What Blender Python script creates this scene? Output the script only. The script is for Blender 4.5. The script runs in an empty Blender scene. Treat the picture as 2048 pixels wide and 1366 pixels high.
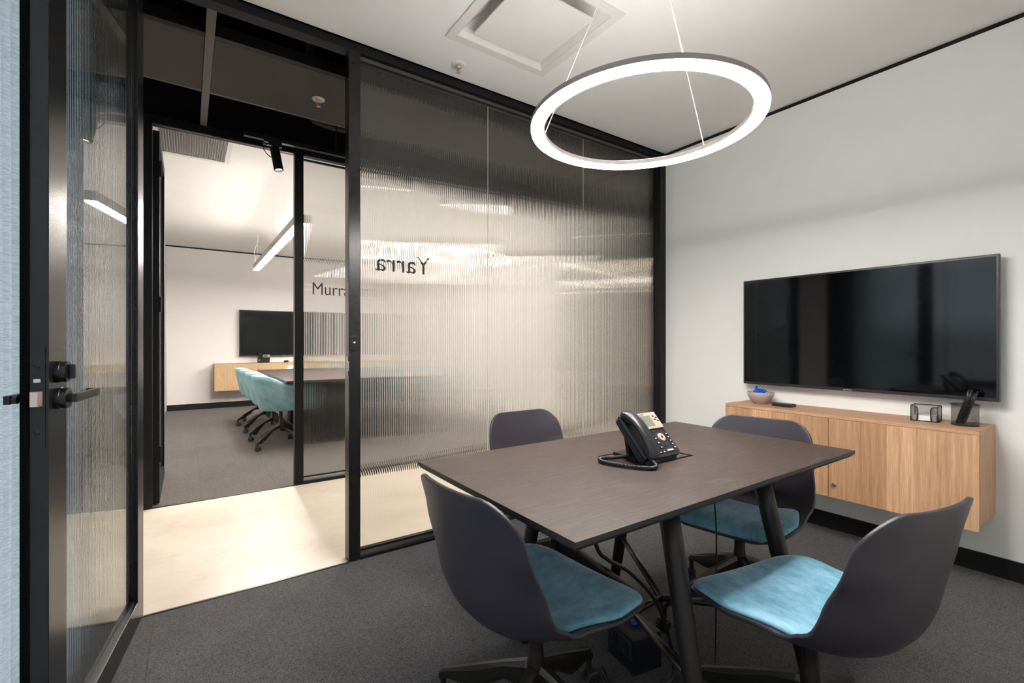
import bpy, bmesh, math, random
from mathutils import Vector, Matrix
random.seed(7)
PI = math.pi
S = bpy.context.scene
C = S.collection

# ------------------------------------------------------------------ camera
cam = bpy.data.cameras.new('camera'); cam.sensor_width = 36.0
cam.lens = 933.39 / 2048 * 36; cam.shift_y = 1.85 / 2048; cam.clip_start = 0.02
CAM = bpy.data.objects.new('camera', cam); C.objects.link(CAM)
CAM.location = (-3.2444, -2.4687, 1.1384)
CAM.rotation_euler = (PI / 2, 0, math.radians(55.182 - 90))
S.camera = CAM

# ------------------------------------------------------------------ world: overcast daylight above a darker ground
W = bpy.data.worlds.new('daylight'); S.world = W; W.use_nodes = True
wn = W.node_tree.nodes; wl = W.node_tree.links; wn.clear()
wo = wn.new('ShaderNodeOutputWorld'); wb = wn.new('ShaderNodeBackground')
tc = wn.new('ShaderNodeTexCoord'); sx = wn.new('ShaderNodeSeparateXYZ'); rp = wn.new('ShaderNodeValToRGB')
wl.new(tc.outputs['Generated'], sx.inputs[0]); wl.new(sx.outputs['Z'], rp.inputs[0])
rp.color_ramp.elements[0].position = 0.0; rp.color_ramp.elements[0].color = (.05, .055, .06, 1)
rp.color_ramp.elements[1].position = 0.04; rp.color_ramp.elements[1].color = (.80, .91, 1.0, 1)
wl.new(rp.outputs[0], wb.inputs[0]); wb.inputs[1].default_value = 3.9
wl.new(wb.outputs[0], wo.inputs[0])
# window portal (helps sampling of the daylight that comes through the west window)
pl = bpy.data.lights.new('window_portal', 'AREA'); pl.shape = 'RECTANGLE'; pl.size = 2.56; pl.size_y = 2.72
pl.cycles.is_portal = True
PO = bpy.data.objects.new('window_portal', pl); C.objects.link(PO)
PO.location = (-3.97, -1.55, 1.35); PO.rotation_euler = (0, -PI / 2, 0)

S.view_settings.view_transform = 'Standard'; S.view_settings.look = 'None'
S.view_settings.gamma = 1.0; S.view_settings.use_curve_mapping = False
S.view_settings.exposure = 0.50
cy = S.cycles
cy.use_denoising = True
cy.max_bounces = 14; cy.diffuse_bounces = 5; cy.glossy_bounces = 5; cy.transmission_bounces = 12; cy.transparent_max_bounces = 16
cy.sample_clamp_indirect = 4.0; cy.blur_glossy = 0.5

RING_L = 122.0; RING_FILL = 21.0; PEND_L = 112.0; PEND_UP = 8.0; SPOT_W = 135.0

# ------------------------------------------------------------------ helpers
def obj(name, bm, m, parent=None, loc=(0, 0, 0), rotz=0, smooth=False):
    me = bpy.data.meshes.new(name)
    bmesh.ops.recalc_face_normals(bm, faces=bm.faces)
    bm.to_mesh(me); bm.free()
    if smooth:
        for p in me.polygons: p.use_smooth = True
    me.materials.append(m)
    o = bpy.data.objects.new(name, me); C.objects.link(o)
    o.location = loc; o.rotation_euler = (0, 0, rotz)
    if parent: o.parent = parent
    return o
def thing(name, label, cat, loc=(0, 0, 0), rotz=0, group=None):
    o = bpy.data.objects.new(name, None); C.objects.link(o); o.empty_display_size = .1
    o.location = loc; o.rotation_euler = (0, 0, rotz)
    return tag(o, label, cat, group)
def tag(o, label, cat, group=None):
    o['label'] = label; o['category'] = cat
    if group: o['group'] = group
    return o
def struct(o, label=None):
    o['kind'] = 'structure'
    if label: o['label'] = label
    return o
def sempty(name, label=None, loc=(0, 0, 0), rotz=0):
    o = bpy.data.objects.new(name, None); C.objects.link(o); o.location = loc; o.rotation_euler = (0, 0, rotz)
    return struct(o, label)
def dup(root, label=None, loc=None, rotz=None, parent=None):
    r = root.copy(); C.objects.link(r)
    if parent is not None: r.parent = parent
    if loc is not None: r.location = loc
    if rotz is not None: r.rotation_euler = (0, 0, rotz)
    if label: r['label'] = label
    for ch in list(root.children): dup(ch, parent=r)
    return r
def box(bm, a, b, mat=None, bev=0):
    x0, y0, z0 = a; x1, y1, z1 = b
    vs = [bm.verts.new(v) for v in ((x0,y0,z0),(x1,y0,z0),(x1,y1,z0),(x0,y1,z0),(x0,y0,z1),(x1,y0,z1),(x1,y1,z1),(x0,y1,z1))]
    fs = [bm.faces.new([vs[i] for i in q]) for q in ((3,2,1,0),(4,5,6,7),(0,1,5,4),(1,2,6,5),(2,3,7,6),(3,0,4,7))]
    if bev:
        es = list({e for f in fs for e in f.edges})
        r = bmesh.ops.bevel(bm, geom=es, offset=bev, segments=2, affect='EDGES', profile=.6)
        vs = list({v for v in r['verts']} | {v for v in vs if v.is_valid})
    if mat is not None: bmesh.ops.transform(bm, matrix=mat, verts=[v for v in vs if v.is_valid])
    return bm
def B(*boxes, bev=0):
    bm = bmesh.new()
    for a, b in boxes: box(bm, a, b, bev=bev)
    return bm
def frame_at(d):
    d = d.normalized(); up = Vector((0, 0, 1)) if abs(d.z) < .95 else Vector((1, 0, 0))
    x = up.cross(d).normalized(); return x, d.cross(x)
def tube(bm, pts, r, seg=12, caps=True):
    pts = [Vector(p) for p in pts]; n = len(pts); rr = r if isinstance(r, (list, tuple)) else [r] * n
    rings = []; px = None
    for i, p in enumerate(pts):
        d = (pts[min(i + 1, n - 1)] - pts[max(i - 1, 0)]).normalized()
        if px is None: x, y = frame_at(d)
        else:
            x = (px - d * px.dot(d)).normalized(); y = d.cross(x)
        px = x
        rings.append([bm.verts.new(p + rr[i] * (math.cos(2 * PI * k / seg) * x + math.sin(2 * PI * k / seg) * y)) for k in range(seg)])
    for a, b in zip(rings, rings[1:]):
        for k in range(seg): bm.faces.new((a[k], a[(k + 1) % seg], b[(k + 1) % seg], b[k]))
    if caps: bm.faces.new(rings[0][::-1]); bm.faces.new(rings[-1])
    return bm
def spline(pts, n=10):
    P = [Vector(p) for p in pts]; P = [P[0] * 2 - P[1]] + P + [P[-1] * 2 - P[-2]]; out = []
    for i in range(1, len(P) - 2):
        for k in range(n):
            t = k / n; a, b, c, d = P[i - 1:i + 3]
            out.append(.5 * ((2 * b) + (c - a) * t + (2 * a - 5 * b + 4 * c - d) * t * t + (3 * b - a - 3 * c + d) * t ** 3))
    out.append(P[-2]); return out
def lathe(bm, prof, c=(0, 0, 0), seg=32, ax=None):
    M = Matrix.Translation(c) @ (ax or Matrix()); rings = []
    for r, z in prof:
        if r < 1e-6: rings.append([bm.verts.new(M @ Vector((0, 0, z)))])
        else: rings.append([bm.verts.new(M @ Vector((r * math.cos(2 * PI * k / seg), r * math.sin(2 * PI * k / seg), z))) for k in range(seg)])
    for a, b in zip(rings, rings[1:]):
        for k in range(seg):
            q = [a[k % len(a)], a[(k + 1) % len(a)], b[(k + 1) % len(b)], b[k % len(b)]]
            q = list(dict.fromkeys(q))
            if len(q) > 2: bm.faces.new(q)
    return bm
def prism(bm, pts, z0, z1):
    a = [bm.verts.new((x, y, z0)) for x, y in pts]; b = [bm.verts.new((x, y, z1)) for x, y in pts]; n = len(pts)
    bm.faces.new(a[::-1]); bm.faces.new(b)
    for i in range(n): bm.faces.new((a[i], a[(i + 1) % n], b[(i + 1) % n], b[i]))
    return bm
def ring_mesh(bm, prof, seg=96, c=(0, 0, 0)):       # closed profile swept round z
    rings = [[bm.verts.new((c[0] + r * math.cos(2 * PI * k / seg), c[1] + r * math.sin(2 * PI * k / seg), c[2] + z)) for r, z in prof] for k in range(seg)]
    n = len(prof)
    for k in range(seg):
        a, b = rings[k], rings[(k + 1) % seg]
        for i in range(n): bm.faces.new((a[i], b[i], b[(i + 1) % n], a[(i + 1) % n]))
    return bm
ROTX = lambda a: Matrix.Rotation(a, 4, 'X'); ROTY = lambda a: Matrix.Rotation(a, 4, 'Y'); ROTZ = lambda a: Matrix.Rotation(a, 4, 'Z')

# ------------------------------------------------------------------ materials
def new_mat(name):
    m = bpy.data.materials.new(name); m.use_nodes = True
    nt = m.node_tree; return m, nt, nt.nodes['Principled BSDF']
def setp(b, **k):
    for n, v in k.items():
        b.inputs[n.replace('_', ' ')].default_value = v
def noise(nt, scale, detail=4, stretch=(1, 1, 1), rough=.5, coord='Object', loc=None):
    t = nt.nodes.new('ShaderNodeTexCoord'); mp = nt.nodes.new('ShaderNodeMapping'); n = nt.nodes.new('ShaderNodeTexNoise')
    mp.inputs['Scale'].default_value = stretch; n.inputs['Scale'].default_value = scale
    n.inputs['Detail'].default_value = detail; n.inputs['Roughness'].default_value = rough
    nt.links.new(t.outputs[coord], mp.inputs[0]); nt.links.new(mp.outputs[0], n.inputs['Vector']); return n
def ramp(nt, src, stops):
    r = nt.nodes.new('ShaderNodeValToRGB'); e = r.color_ramp.elements
    while len(e) > len(stops): e.remove(e[-1])
    while len(e) < len(stops): e.new(.5)
    for q, (p, c) in zip(e, stops): q.position = p; q.color = (*c, 1)
    nt.links.new(src, r.inputs[0]); return r
def bump(nt, b, src, s, d=.01):
    n = nt.nodes.new('ShaderNodeBump'); n.inputs['Strength'].default_value = s; n.inputs['Distance'].default_value = d
    nt.links.new(src, n.inputs['Height']); nt.links.new(n.outputs[0], b.inputs['Normal'])
def mul(c, k): return tuple(x * k for x in c)
def plain(name, col, rough=.5, metal=0.0, var=.06, scale=6, spec=.5, bmp=0):
    m, nt, b = new_mat(name)
    n = noise(nt, scale)
    r = ramp(nt, n.outputs[0], [(.3, mul(col, 1 - var)), (.7, mul(col, 1 + var))])
    nt.links.new(r.outputs[0], b.inputs['Base Color'])
    setp(b, Roughness=rough, Metallic=metal); b.inputs['Specular IOR Level'].default_value = spec
    if bmp:
        n2 = noise(nt, 220, 2); bump(nt, b, n2.outputs[0], bmp, .002)
    return m
def emit(name, col, L):
    m, nt, b = new_mat(name); setp(b, Roughness=.5)
    b.inputs['Base Color'].default_value = (.8, .8, .8, 1)
    b.inputs['Emission Color'].default_value = (*col, 1); b.inputs['Emission Strength'].default_value = L; return m
def glass_mat(name, col, rough=0.0, ior=1.5):
    m, nt, b = new_mat(name); setp(b, Roughness=rough, IOR=ior)
    b.inputs['Base Color'].default_value = (*col, 1); b.inputs['Transmission Weight'].default_value = 1.0; return m
def carpet(name, c0, c1):
    m, nt, b = new_mat(name)
    n = noise(nt, 230, 3, coord='Object', rough=.8); n2 = noise(nt, 9, 3)
    oi = nt.nodes.new('ShaderNodeObjectInfo')
    r = ramp(nt, n.outputs[0], [(.36, c0), (.68, c1)])
    mx = nt.nodes.new('ShaderNodeMix'); mx.data_type = 'RGBA'; mx.blend_type = 'MULTIPLY'; mx.inputs[0].default_value = 1
    ad = nt.nodes.new('ShaderNodeMath'); ad.operation = 'MULTIPLY_ADD'; ad.inputs[1].default_value = .16; ad.inputs[2].default_value = .84
    ad2 = nt.nodes.new('ShaderNodeMath'); ad2.operation = 'MULTIPLY_ADD'; ad2.inputs[1].default_value = .3
    nt.links.new(oi.outputs['Random'], ad.inputs[0]); nt.links.new(n2.outputs[0], ad2.inputs[0]); nt.links.new(ad.outputs[0], ad2.inputs[2])
    nt.links.new(r.outputs[0], mx.inputs[6]); nt.links.new(ad2.outputs[0], mx.inputs[7]); nt.links.new(mx.outputs[2], b.inputs['Base Color'])
    setp(b, Roughness=.95); b.inputs['Specular IOR Level'].default_value = .1
    b.inputs['Sheen Weight'].default_value = .15
    bump(nt, b, n.outputs[0], .9, .006); return m
def wood(name, cols, axis, gscale=1.0, rough=.45, planks=0, bmp=.15, spec=.4):
    m, nt, b = new_mat(name)
    st = [38, 38, 38]; st[axis] = 1.6
    n = noise(nt, 3.2 * gscale, 6, tuple(st), .62); fine = noise(nt, 9 * gscale, 4, tuple(x * 1.6 for x in st), .6)
    r = ramp(nt, n.outputs[0], [(.28, cols[0]), (.5, cols[1]), (.72, cols[2])])
    out = r.outputs[0]
    f2 = ramp(nt, fine.outputs[0], [(.3, (.72, .70, .68)), (.62, (1.08, 1.08, 1.08))])
    mx = nt.nodes.new('ShaderNodeMix'); mx.data_type = 'RGBA'; mx.blend_type = 'MULTIPLY'; mx.inputs[0].default_value = .6
    nt.links.new(out, mx.inputs[6]); nt.links.new(f2.outputs[0], mx.inputs[7]); out = mx.outputs[2]
    if planks:
        t = nt.nodes.new('ShaderNodeTexCoord'); sp = nt.nodes.new('ShaderNodeSeparateXYZ'); nt.links.new(t.outputs['Object'], sp.inputs[0])
        ds = nt.nodes.new('ShaderNodeMath'); ds.operation = 'MULTIPLY_ADD'; ds.inputs[1].default_value = planks; ds.inputs[2].default_value = 40.3
        nt.links.new(sp.outputs['Y'], ds.inputs[0])
        fl = nt.nodes.new('ShaderNodeMath'); fl.operation = 'FLOOR'; nt.links.new(ds.outputs[0], fl.inputs[0])
        wn_ = nt.nodes.new('ShaderNodeTexWhiteNoise'); wn_.noise_dimensions = '1D'; nt.links.new(fl.outputs[0], wn_.inputs['W'])
        rr = ramp(nt, wn_.outputs[0], [(0, (.74, .70, .66)), (1, (1.18, 1.18, 1.18))])
        m2 = nt.nodes.new('ShaderNodeMix'); m2.data_type = 'RGBA'; m2.blend_type = 'MULTIPLY'; m2.inputs[0].default_value = 1
        nt.links.new(out, m2.inputs[6]); nt.links.new(rr.outputs[0], m2.inputs[7]); out = m2.outputs[2]
    nt.links.new(out, b.inputs['Base Color'])
    setp(b, Roughness=rough); b.inputs['Specular IOR Level'].default_value = spec
    bump(nt, b, fine.outputs[0], bmp, .002); return m
def velvet(name, c0, c1, c2):
    m, nt, b = new_mat(name)
    n = noise(nt, 6, 8, (1, 1.5, 1), .72); n2 = noise(nt, 260, 2)
    r = ramp(nt, n.outputs[0], [(.30, c0), (.48, c1), (.68, c2)])
    nt.links.new(r.outputs[0], b.inputs['Base Color']); setp(b, Roughness=.85)
    b.inputs['Sheen Weight'].default_value = .55; b.inputs['Sheen Roughness'].default_value = .35
    b.inputs['Sheen Tint'].default_value = (.75, .9, 1, 1); b.inputs['Specular IOR Level'].default_value = .2
    bump(nt, b, n2.outputs[0], .25, .002); return m
def sheer(name, col, open_=.35):
    m, nt, b = new_mat(name); nt.nodes.remove(b); out = nt.nodes['Material Output']
    wv = noise(nt, 26, 3, (1, 1, 14)); wv2 = noise(nt, 90, 2, (1, 1, 5))
    r = ramp(nt, wv.outputs[0], [(.35, mul(col, .72)), (.65, col)])
    d = nt.nodes.new('ShaderNodeBsdfDiffuse'); t = nt.nodes.new('ShaderNodeBsdfTranslucent'); tr = nt.nodes.new('ShaderNodeBsdfTransparent')
    nt.links.new(r.outputs[0], d.inputs[0]); nt.links.new(r.outputs[0], t.inputs[0])
    m1 = nt.nodes.new('ShaderNodeMixShader'); m1.inputs[0].default_value = .5; nt.links.new(d.outputs[0], m1.inputs[1]); nt.links.new(t.outputs[0], m1.inputs[2])
    f = ramp(nt, wv2.outputs[0], [(.35, (0, 0, 0)), (.65, (open_ * 2,) * 3)])
    m2 = nt.nodes.new('ShaderNodeMixShader'); nt.links.new(f.outputs[0], m2.inputs[0]); nt.links.new(m1.outputs[0], m2.inputs[1]); nt.links.new(tr.outputs[0], m2.inputs[2])
    nt.links.new(m2.outputs[0], out.inputs[0]); return m
def mesh_wire(name, col, scale, open_):
    m, nt, b = new_mat(name); out = nt.nodes['Material Output']
    b.inputs['Base Color'].default_value = (*col, 1); setp(b, Roughness=.4, Metallic=.6)
    t = nt.nodes.new('ShaderNodeTexCoord'); ck = nt.nodes.new('ShaderNodeTexNoise'); ck.inputs['Scale'].default_value = scale
    nt.links.new(t.outputs['Object'], ck.inputs['Vector'])
    f = ramp(nt, ck.outputs[0], [(.45, (open_ - .12,) * 3), (.55, (open_ + .12,) * 3)])
    tr = nt.nodes.new('ShaderNodeBsdfTransparent'); mx = nt.nodes.new('ShaderNodeMixShader')
    nt.links.new(f.outputs[0], mx.inputs[0]); nt.links.new(b.outputs[0], mx.inputs[1]); nt.links.new(tr.outputs[0], mx.inputs[2]); nt.links.new(mx.outputs[0], out.inputs[0]); return m

M = {}
M['wall'] = plain('white_wall_paint', (.90, .90, .87), .7, var=.01, bmp=.03, spec=.25)
M['ceil'] = plain('white_ceiling_paint', (.90, .89, .865), .8, var=.01, spec=.2)
M['farwall'] = plain('far_room_white_paint', (.86, .835, .82), .7, var=.01, spec=.25)
M['carpet'] = carpet('charcoal_carpet', (.003, .003, .004), (.112, .108, .113))
M['carpet2'] = carpet('far_room_carpet', (.014, .012, .011), (.17, .15, .14))
M['black'] = plain('black_powder_coat', (.006, .0065, .008), .45, var=.1, spec=.22)
M['bronze'] = plain('black_anodised_frame', (.011, .011, .012), .27, .15, var=.1, spec=.38)
M['skirt'] = plain('black_skirting', (.006, .006, .007), .6, var=.1, spec=.3)
M['void'] = plain('plenum_black_paint', (.006, .006, .007), .9, var=.2, spec=.1)
M['duct'] = plain('plenum_duct_grey', (.02, .02, .02), .6, var=.2)
M['cpanel'] = plain('charcoal_ceiling_panel', (.060, .057, .054), .85, var=.06, spec=.2)
M['tbar'] = plain('grey_ceiling_bar', (.085, .078, .070), .5, var=.06)
M['glass'] = glass_mat('fluted_glass', (1.0, 1.0, .985))
M['doorglass'] = glass_mat('door_fluted_glass', (.93, .975, .975))
M['joint'] = plain('clear_silicone_joint', (.62, .65, .64), .3, var=.05)
M['vinyl'] = plain('black_vinyl_lettering', (.006, .006, .008), .5)
M['vinyl2'] = plain('brown_black_vinyl_lettering', (.03, .016, .012), .5)
M['shell'] = plain('aubergine_plastic_shell', (.022, .019, .026), .45, var=.05, spec=.45, bmp=.02)
M['velvet'] = velvet('teal_velvet', (.055, .175, .255), (.145, .325, .435), (.29, .51, .64))
M['velvet2'] = velvet('pale_teal_velvet', (.14, .28, .31), (.25, .43, .47), (.37, .55, .58))
M['piping'] = plain('velvet_edge', (.30, .48, .52), .8)
M['metal_dark'] = plain('dark_bronze_metal', (.045, .040, .034), .33, .75, var=.1)
M['castor'] = plain('black_castor_plastic', (.012, .012, .013), .45)
M['table'] = wood('dark_stained_table_veneer', [(.013, .008, .0065), (.038, .025, .021), (.108, .075, .064)], 0, 1.6, .38, bmp=.5, spec=.42)
M['tableedge'] = wood('dark_table_edge', [(.012, .010, .010), (.022, .018, .017), (.032, .026, .024)], 0, 1, .5)
M['leg'] = wood('black_stained_leg', [(.005, .004, .004), (.009, .007, .007), (.017, .013, .013)], 2, 1, .45)
M['oak'] = wood('pale_oak_laminate', [(.42, .235, .125), (.56, .335, .19), (.67, .43, .27)], 2, .55, .5, planks=8.7, bmp=.05, spec=.35)
M['oaktop'] = wood('pale_oak_laminate_top', [(.40, .225, .13), (.53, .315, .19), (.62, .395, .255)], 1, .8, .5, bmp=.05, spec=.35)
M['oak2'] = wood('far_oak_laminate', [(.52, .36, .20), (.64, .46, .28), (.72, .55, .36)], 2, .8, .5, planks=6, bmp=.05)
M['gap'] = plain('shadow_gap', (.03, .02, .015), .9)
M['screen'] = plain('black_glass_screen', (.0015, .0022, .003), .055, var=.02, spec=.5)
M['bezel'] = plain('dark_grey_bezel', (.030, .028, .031), .35, .3)
M['phone'] = plain('black_phone_plastic', (.010, .011, .014), .33, spec=.5)
M['phonegrey'] = plain('champagne_bezel_plastic', (.36, .285, .25), .4, .2)
M['lcd'] = plain('green_grey_display', (.13, .13, .095), .2)
M['key'] = plain('dark_key', (.02, .02, .024), .4)
M['print'] = plain('white_key_print', (.62, .58, .56), .6)
M['steel'] = plain('brushed_steel', (.55, .52, .50), .28, 1.0)
M['pinksteel'] = plain('satin_latch_steel', (.62, .47, .42), .3, 1.0)
M['white'] = plain('white_plastic', (.74, .73, .70), .45, var=.02)
M['white2'] = plain('white_diffuser_metal', (.78, .76, .73), .5, var=.02)
M['grille'] = plain('grey_vent_grille', (.28, .27, .27), .5)
M['cable_white'] = plain('white_cable', (.75, .73, .70), .5)
M['ring_body'] = plain('grey_lamp_housing', (.34, .31, .30), .4, .5)
M['ring_light'] = emit('ring_diffuser', (1.0, .95, .90), RING_L)
M['ring_fill'] = emit('ring_added_uplight', (1.0, .96, .92), RING_FILL)
M['pend_light'] = emit('pendant_diffuser', (1.0, .93, .85), PEND_L)
M['pend_up'] = emit('pendant_upper_diffuser', (1.0, .94, .86), PEND_UP)
M['office_light'] = emit('office_lamp_diffuser', (1.0, .86, .68), 14)
M['spot_lens'] = emit('spot_lens', (1.0, .87, .70), 25)
M['bowl'] = plain('taupe_ceramic', (.40, .335, .315), .45)
M['candy'] = plain('blue_foil_wrapper', (.008, .17, .72), .25, .25, var=.5, scale=40)
M['meshw'] = mesh_wire('black_wire_mesh', (.02, .018, .016), 900, .52)
M['paper'] = plain('white_paper', (.82, .81, .79), .8, var=.01)
M['pen'] = plain('black_pen', (.012, .012, .013), .35)
M['bluecon'] = plain('blue_connector', (.01, .07, .55), .4)
M['curtain'] = sheer('grey_blue_sheer_curtain', (.54, .58, .60), .14)
M['curtain2'] = sheer('white_sheer_curtain', (.85, .84, .84), .08)
M['sidepaint'] = plain('taupe_wall_paint', (.40, .31, .25), .7, var=.03)
M['red'] = plain('red_bulb', (.5, .03, .02), .3)
M['brush'] = plain('black_brush_seal', (.004, .004, .004), 1, bmp=1.0, spec=.05)
mc, nt, b = new_mat('polished_concrete')
n1 = noise(nt, 1.3, 6, (1, 1, 1), .6); n2 = noise(nt, 14, 5, (1, 2.4, 1), .6); n3 = noise(nt, 90, 2)
r1 = ramp(nt, n1.outputs[0], [(.3, (.40, .35, .285)), (.5, (.51, .46, .39)), (.72, (.60, .55, .48))])
r2 = ramp(nt, n2.outputs[0], [(.24, (.70, .66, .60)), (.36, (.97, .96, .95)), (.7, (1.04, 1.04, 1.04))])
mx = nt.nodes.new('ShaderNodeMix'); mx.data_type = 'RGBA'; mx.blend_type = 'MULTIPLY'; mx.inputs[0].default_value = .8
nt.links.new(r1.outputs[0], mx.inputs[6]); nt.links.new(r2.outputs[0], mx.inputs[7]); nt.links.new(mx.outputs[2], b.inputs['Base Color'])
setp(b, Roughness=.42); bump(nt, b, n3.outputs[0], .05, .002); M['concrete'] = mc

# ------------------------------------------------------------------ the room shell
RX0, RX1, RY0, RY1, RH = -3.80, 0.0, -2.95, 0.0, 2.70
FY, FYB, FX0, FX1, FH = 1.585, 7.10, -3.66, 0.9, 2.75       # far room: partition, back wall, sides, ceiling
CX0, CX1 = -4.6, 6.0                                        # corridor ends
fl = struct(obj('floor', B(((RX0 - .1, RY0 - .1, -.12), (.1, -.004, -.006))), M['carpet']))
t0 = None
def tiles(parent, x0, x1, y0, y1, m, ox, oy, z):
    protos = {}
    xs = sorted({x0, x1, *[ox + .5 * i for i in range(-20, 20) if x0 < ox + .5 * i < x1]})
    ys = sorted({y0, y1, *[oy + .5 * i for i in range(-20, 20) if y0 < oy + .5 * i < y1]})
    for a, b_ in zip(xs, xs[1:]):
        for c, d in zip(ys, ys[1:]):
            k = (round(b_ - a, 3), round(d - c, 3))
            if k not in protos:
                g = .0004
                o = obj('carpet_tile', B(((g, g, 0), (k[0] - g, k[1] - g, .006))), m, parent); protos[k] = o
            else:
                o = protos[k].copy(); C.objects.link(o)
            o.location = (a, c, z)
tiles(fl, RX0, 0, RY0, -.004, M['carpet'], -.36, -.26, -.006)
HX = (-2.172, -1.534); HY = (-.957, -.327)      # ceiling opening of the air diffuser
struct(obj('ceiling', B(((RX0 - .2, RY0 - .12, RH), (HX[0] + .03, 0.0, RH + .3)), ((HX[1] - .03, RY0, RH), (RX1 + .12, 0, RH + .3)),
      ((HX[0] + .03, RY0, RH), (HX[1] - .03, HY[0] + .03, RH + .3)), ((HX[0] + .03, HY[1] - .03, RH), (HX[1] - .03, 0, RH + .3)),
      ((HX[0] + .03, HY[0] + .03, RH + .2), (HX[1] - .03, HY[1] - .03, RH + .3))), M['ceil']))
struct(obj('wall_east', B(((0, RY0, 0), (.12, -.001, 2.676))), M['wall']))
struct(obj('trim_1', B(((.004, RY0, 2.676), (.12, -.001, 2.70))), M['skirt']), 'black shadow gap strip along the top of the white wall')
struct(obj('baseboard_east', B(((-.014, RY0, 0), (-.0005, -.012, .094))), M['skirt']))
struct(obj('wall_south', B(((RX0, RY0 - .12, 0), (.12, RY0, 2.70))), M['wall']))
WY0, WY1, WZ0, WZ1 = -2.90, -.20, .08, 2.62
struct(obj('wall_west', B(((RX0 - .2, RY0, 0), (RX0, WY0, 2.7)), ((RX0 - .2, WY1, 0), (RX0, -.03, 2.7)),
      ((RX0 - .2, WY0, 0), (RX0, WY1, WZ0)), ((RX0 - .2, WY0, WZ1), (RX0, WY1, 2.7))), M['wall']))
wf = struct(obj('window_1', B(((RX0 - .16, WY0, WZ0), (RX0 - .10, WY0 + .05, WZ1)), ((RX0 - .16, WY1 - .05, WZ0), (RX0 - .10, WY1, WZ1)),
      ((RX0 - .16, WY0 + .05, WZ0), (RX0 - .10, WY1 - .05, WZ0 + .05)), ((RX0 - .16, WY0 + .05, WZ1 - .05), (RX0 - .10, WY1 - .05, WZ1)),
      ((RX0 - .16, -1.875, WZ0 + .05), (RX0 - .10, -1.825, WZ1 - .05))), M['black']))

def curtain_mesh(y0, y1, z0, z1, x, amp, n, seed, axis='y'):
    rnd = random.Random(seed); bm = bmesh.new(); cols = []
    K = n * 10; ph = rnd.random() * 6
    for i in range(K + 1):
        t = i / K; y = y0 + (y1 - y0) * t
        w = math.sin(t * n * 2 * PI + ph + 1.3 * math.sin(t * 7 + seed)); col = []
        for j in range(9):
            h = j / 8
            dx = amp * (w + .35 * math.sin(t * n * 4.4 * PI + 3 * h)) * (.65 + .35 * (1 - h))
            col.append(bm.verts.new((x + dx, y, z0 + (z1 - z0) * h)))
        cols.append(col)
    for a, c in zip(cols, cols[1:]):
        for j in range(8): bm.faces.new((a[j], c[j], c[j + 1], a[j + 1]))
    return bm
tag(obj('sheer_curtain', curtain_mesh(-1.02, -.13, .02, 2.66, -3.685, .022, 9, 3), M['curtain'], smooth=True),
    'grey-blue sheer curtain hanging at the left edge beside the open door', 'curtain', )
tag(obj('sheer_curtain', curtain_mesh(-2.86, -1.00, .02, 2.66, -3.742, .018, 14, 5), M['curtain'], smooth=True),
    'grey-blue sheer curtain drawn across the window behind the camera', 'curtain')

# ------------------------------------------------------------------ fluted glass
def fluted(bm, x0, x1, z0, z1, y_flat, y_rib, pitch=.0125, sag=.0012, seg=6):
    """solid pane: flat face at y_flat, ribbed face around y_rib"""
    n = max(1, round((x1 - x0) / pitch)); p = (x1 - x0) / n; s = 1 if y_rib > y_flat else -1
    R = p * p / (8 * sag) + sag / 2
    for i in range(n):
        a = x0 + i * p; lo, hi = [], []
        for k in range(seg + 1):
            u = k / seg * p - p / 2; y = y_rib + s * (math.sqrt(R * R - u * u) - (R - sag) - sag)
            lo.append(bm.verts.new((a + p / 2 + u, y, z0))); hi.append(bm.verts.new((a + p / 2 + u, y, z1)))
        for k in range(seg):
            q = (lo[k], lo[k + 1], hi[k + 1], hi[k]); f = bm.faces.new(q if s < 0 else q[::-1]); f.smooth = True
    q = [bm.verts.new(v) for v in ((x0, y_flat, z0), (x1, y_flat, z0), (x1, y_flat, z1), (x0, y_flat, z1))]
    bm.faces.new(q if s > 0 else q[::-1])
    ye = y_rib - s * sag
    for xx, o in ((x0, 1), (x1, -1)):
        e = [bm.verts.new(v) for v in ((xx, y_flat, z0), (xx, ye, z0), (xx, ye, z1), (xx, y_flat, z1))]
        bm.faces.new(e if (o * s) < 0 else e[::-1])
    for zz, o in ((z0, 1), (z1, -1)):
        e = [bm.verts.new(v) for v in ((x0, y_flat, zz), (x1, y_flat, zz), (x1, ye, zz), (x0, ye, zz))]
        bm.faces.new(e if (o * s) < 0 else e[::-1])
    return bm
def glass_obj(name, bm, m, parent, loc=(0, 0, 0), rotz=0):
    me = bpy.data.meshes.new(name); bm.to_mesh(me); bm.free(); me.materials.append(m)
    o = bpy.data.objects.new(name, me); C.objects.link(o); o.parent = parent; o.location = loc; o.rotation_euler = (0, 0, rotz); return o
def lettering(word, h, m, parent, loc, flip, width):
    cu = bpy.data.curves.new('lettering', 'FONT'); cu.body = word; cu.extrude = .0002; cu.resolution_u = 6
    to = bpy.data.objects.new('lettering_curve', cu); C.objects.link(to)
    dg = bpy.context.evaluated_depsgraph_get(); me = bpy.data.meshes.new_from_object(to.evaluated_get(dg))
    bpy.data.objects.remove(to); bpy.data.curves.remove(cu)
    xs = [v.co.x for v in me.vertices]; ys = [v.co.y for v in me.vertices if True]
    caps = .729  # capital height of the built-in font
    capy = max(v.co.y for v in me.vertices); wdt = max(xs) - min(xs)
    for v in me.vertices:
        x, y, z = v.co; x = (x - min(xs)) / wdt * width; y = y / capy * h
        v.co = (-x, z, y) if flip else (x, -z, y)
    me.materials.clear(); me.materials.append(m)
    o = bpy.data.objects.new('lettering', me); C.objects.link(o); o.parent = parent; o.location = loc; return o

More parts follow.
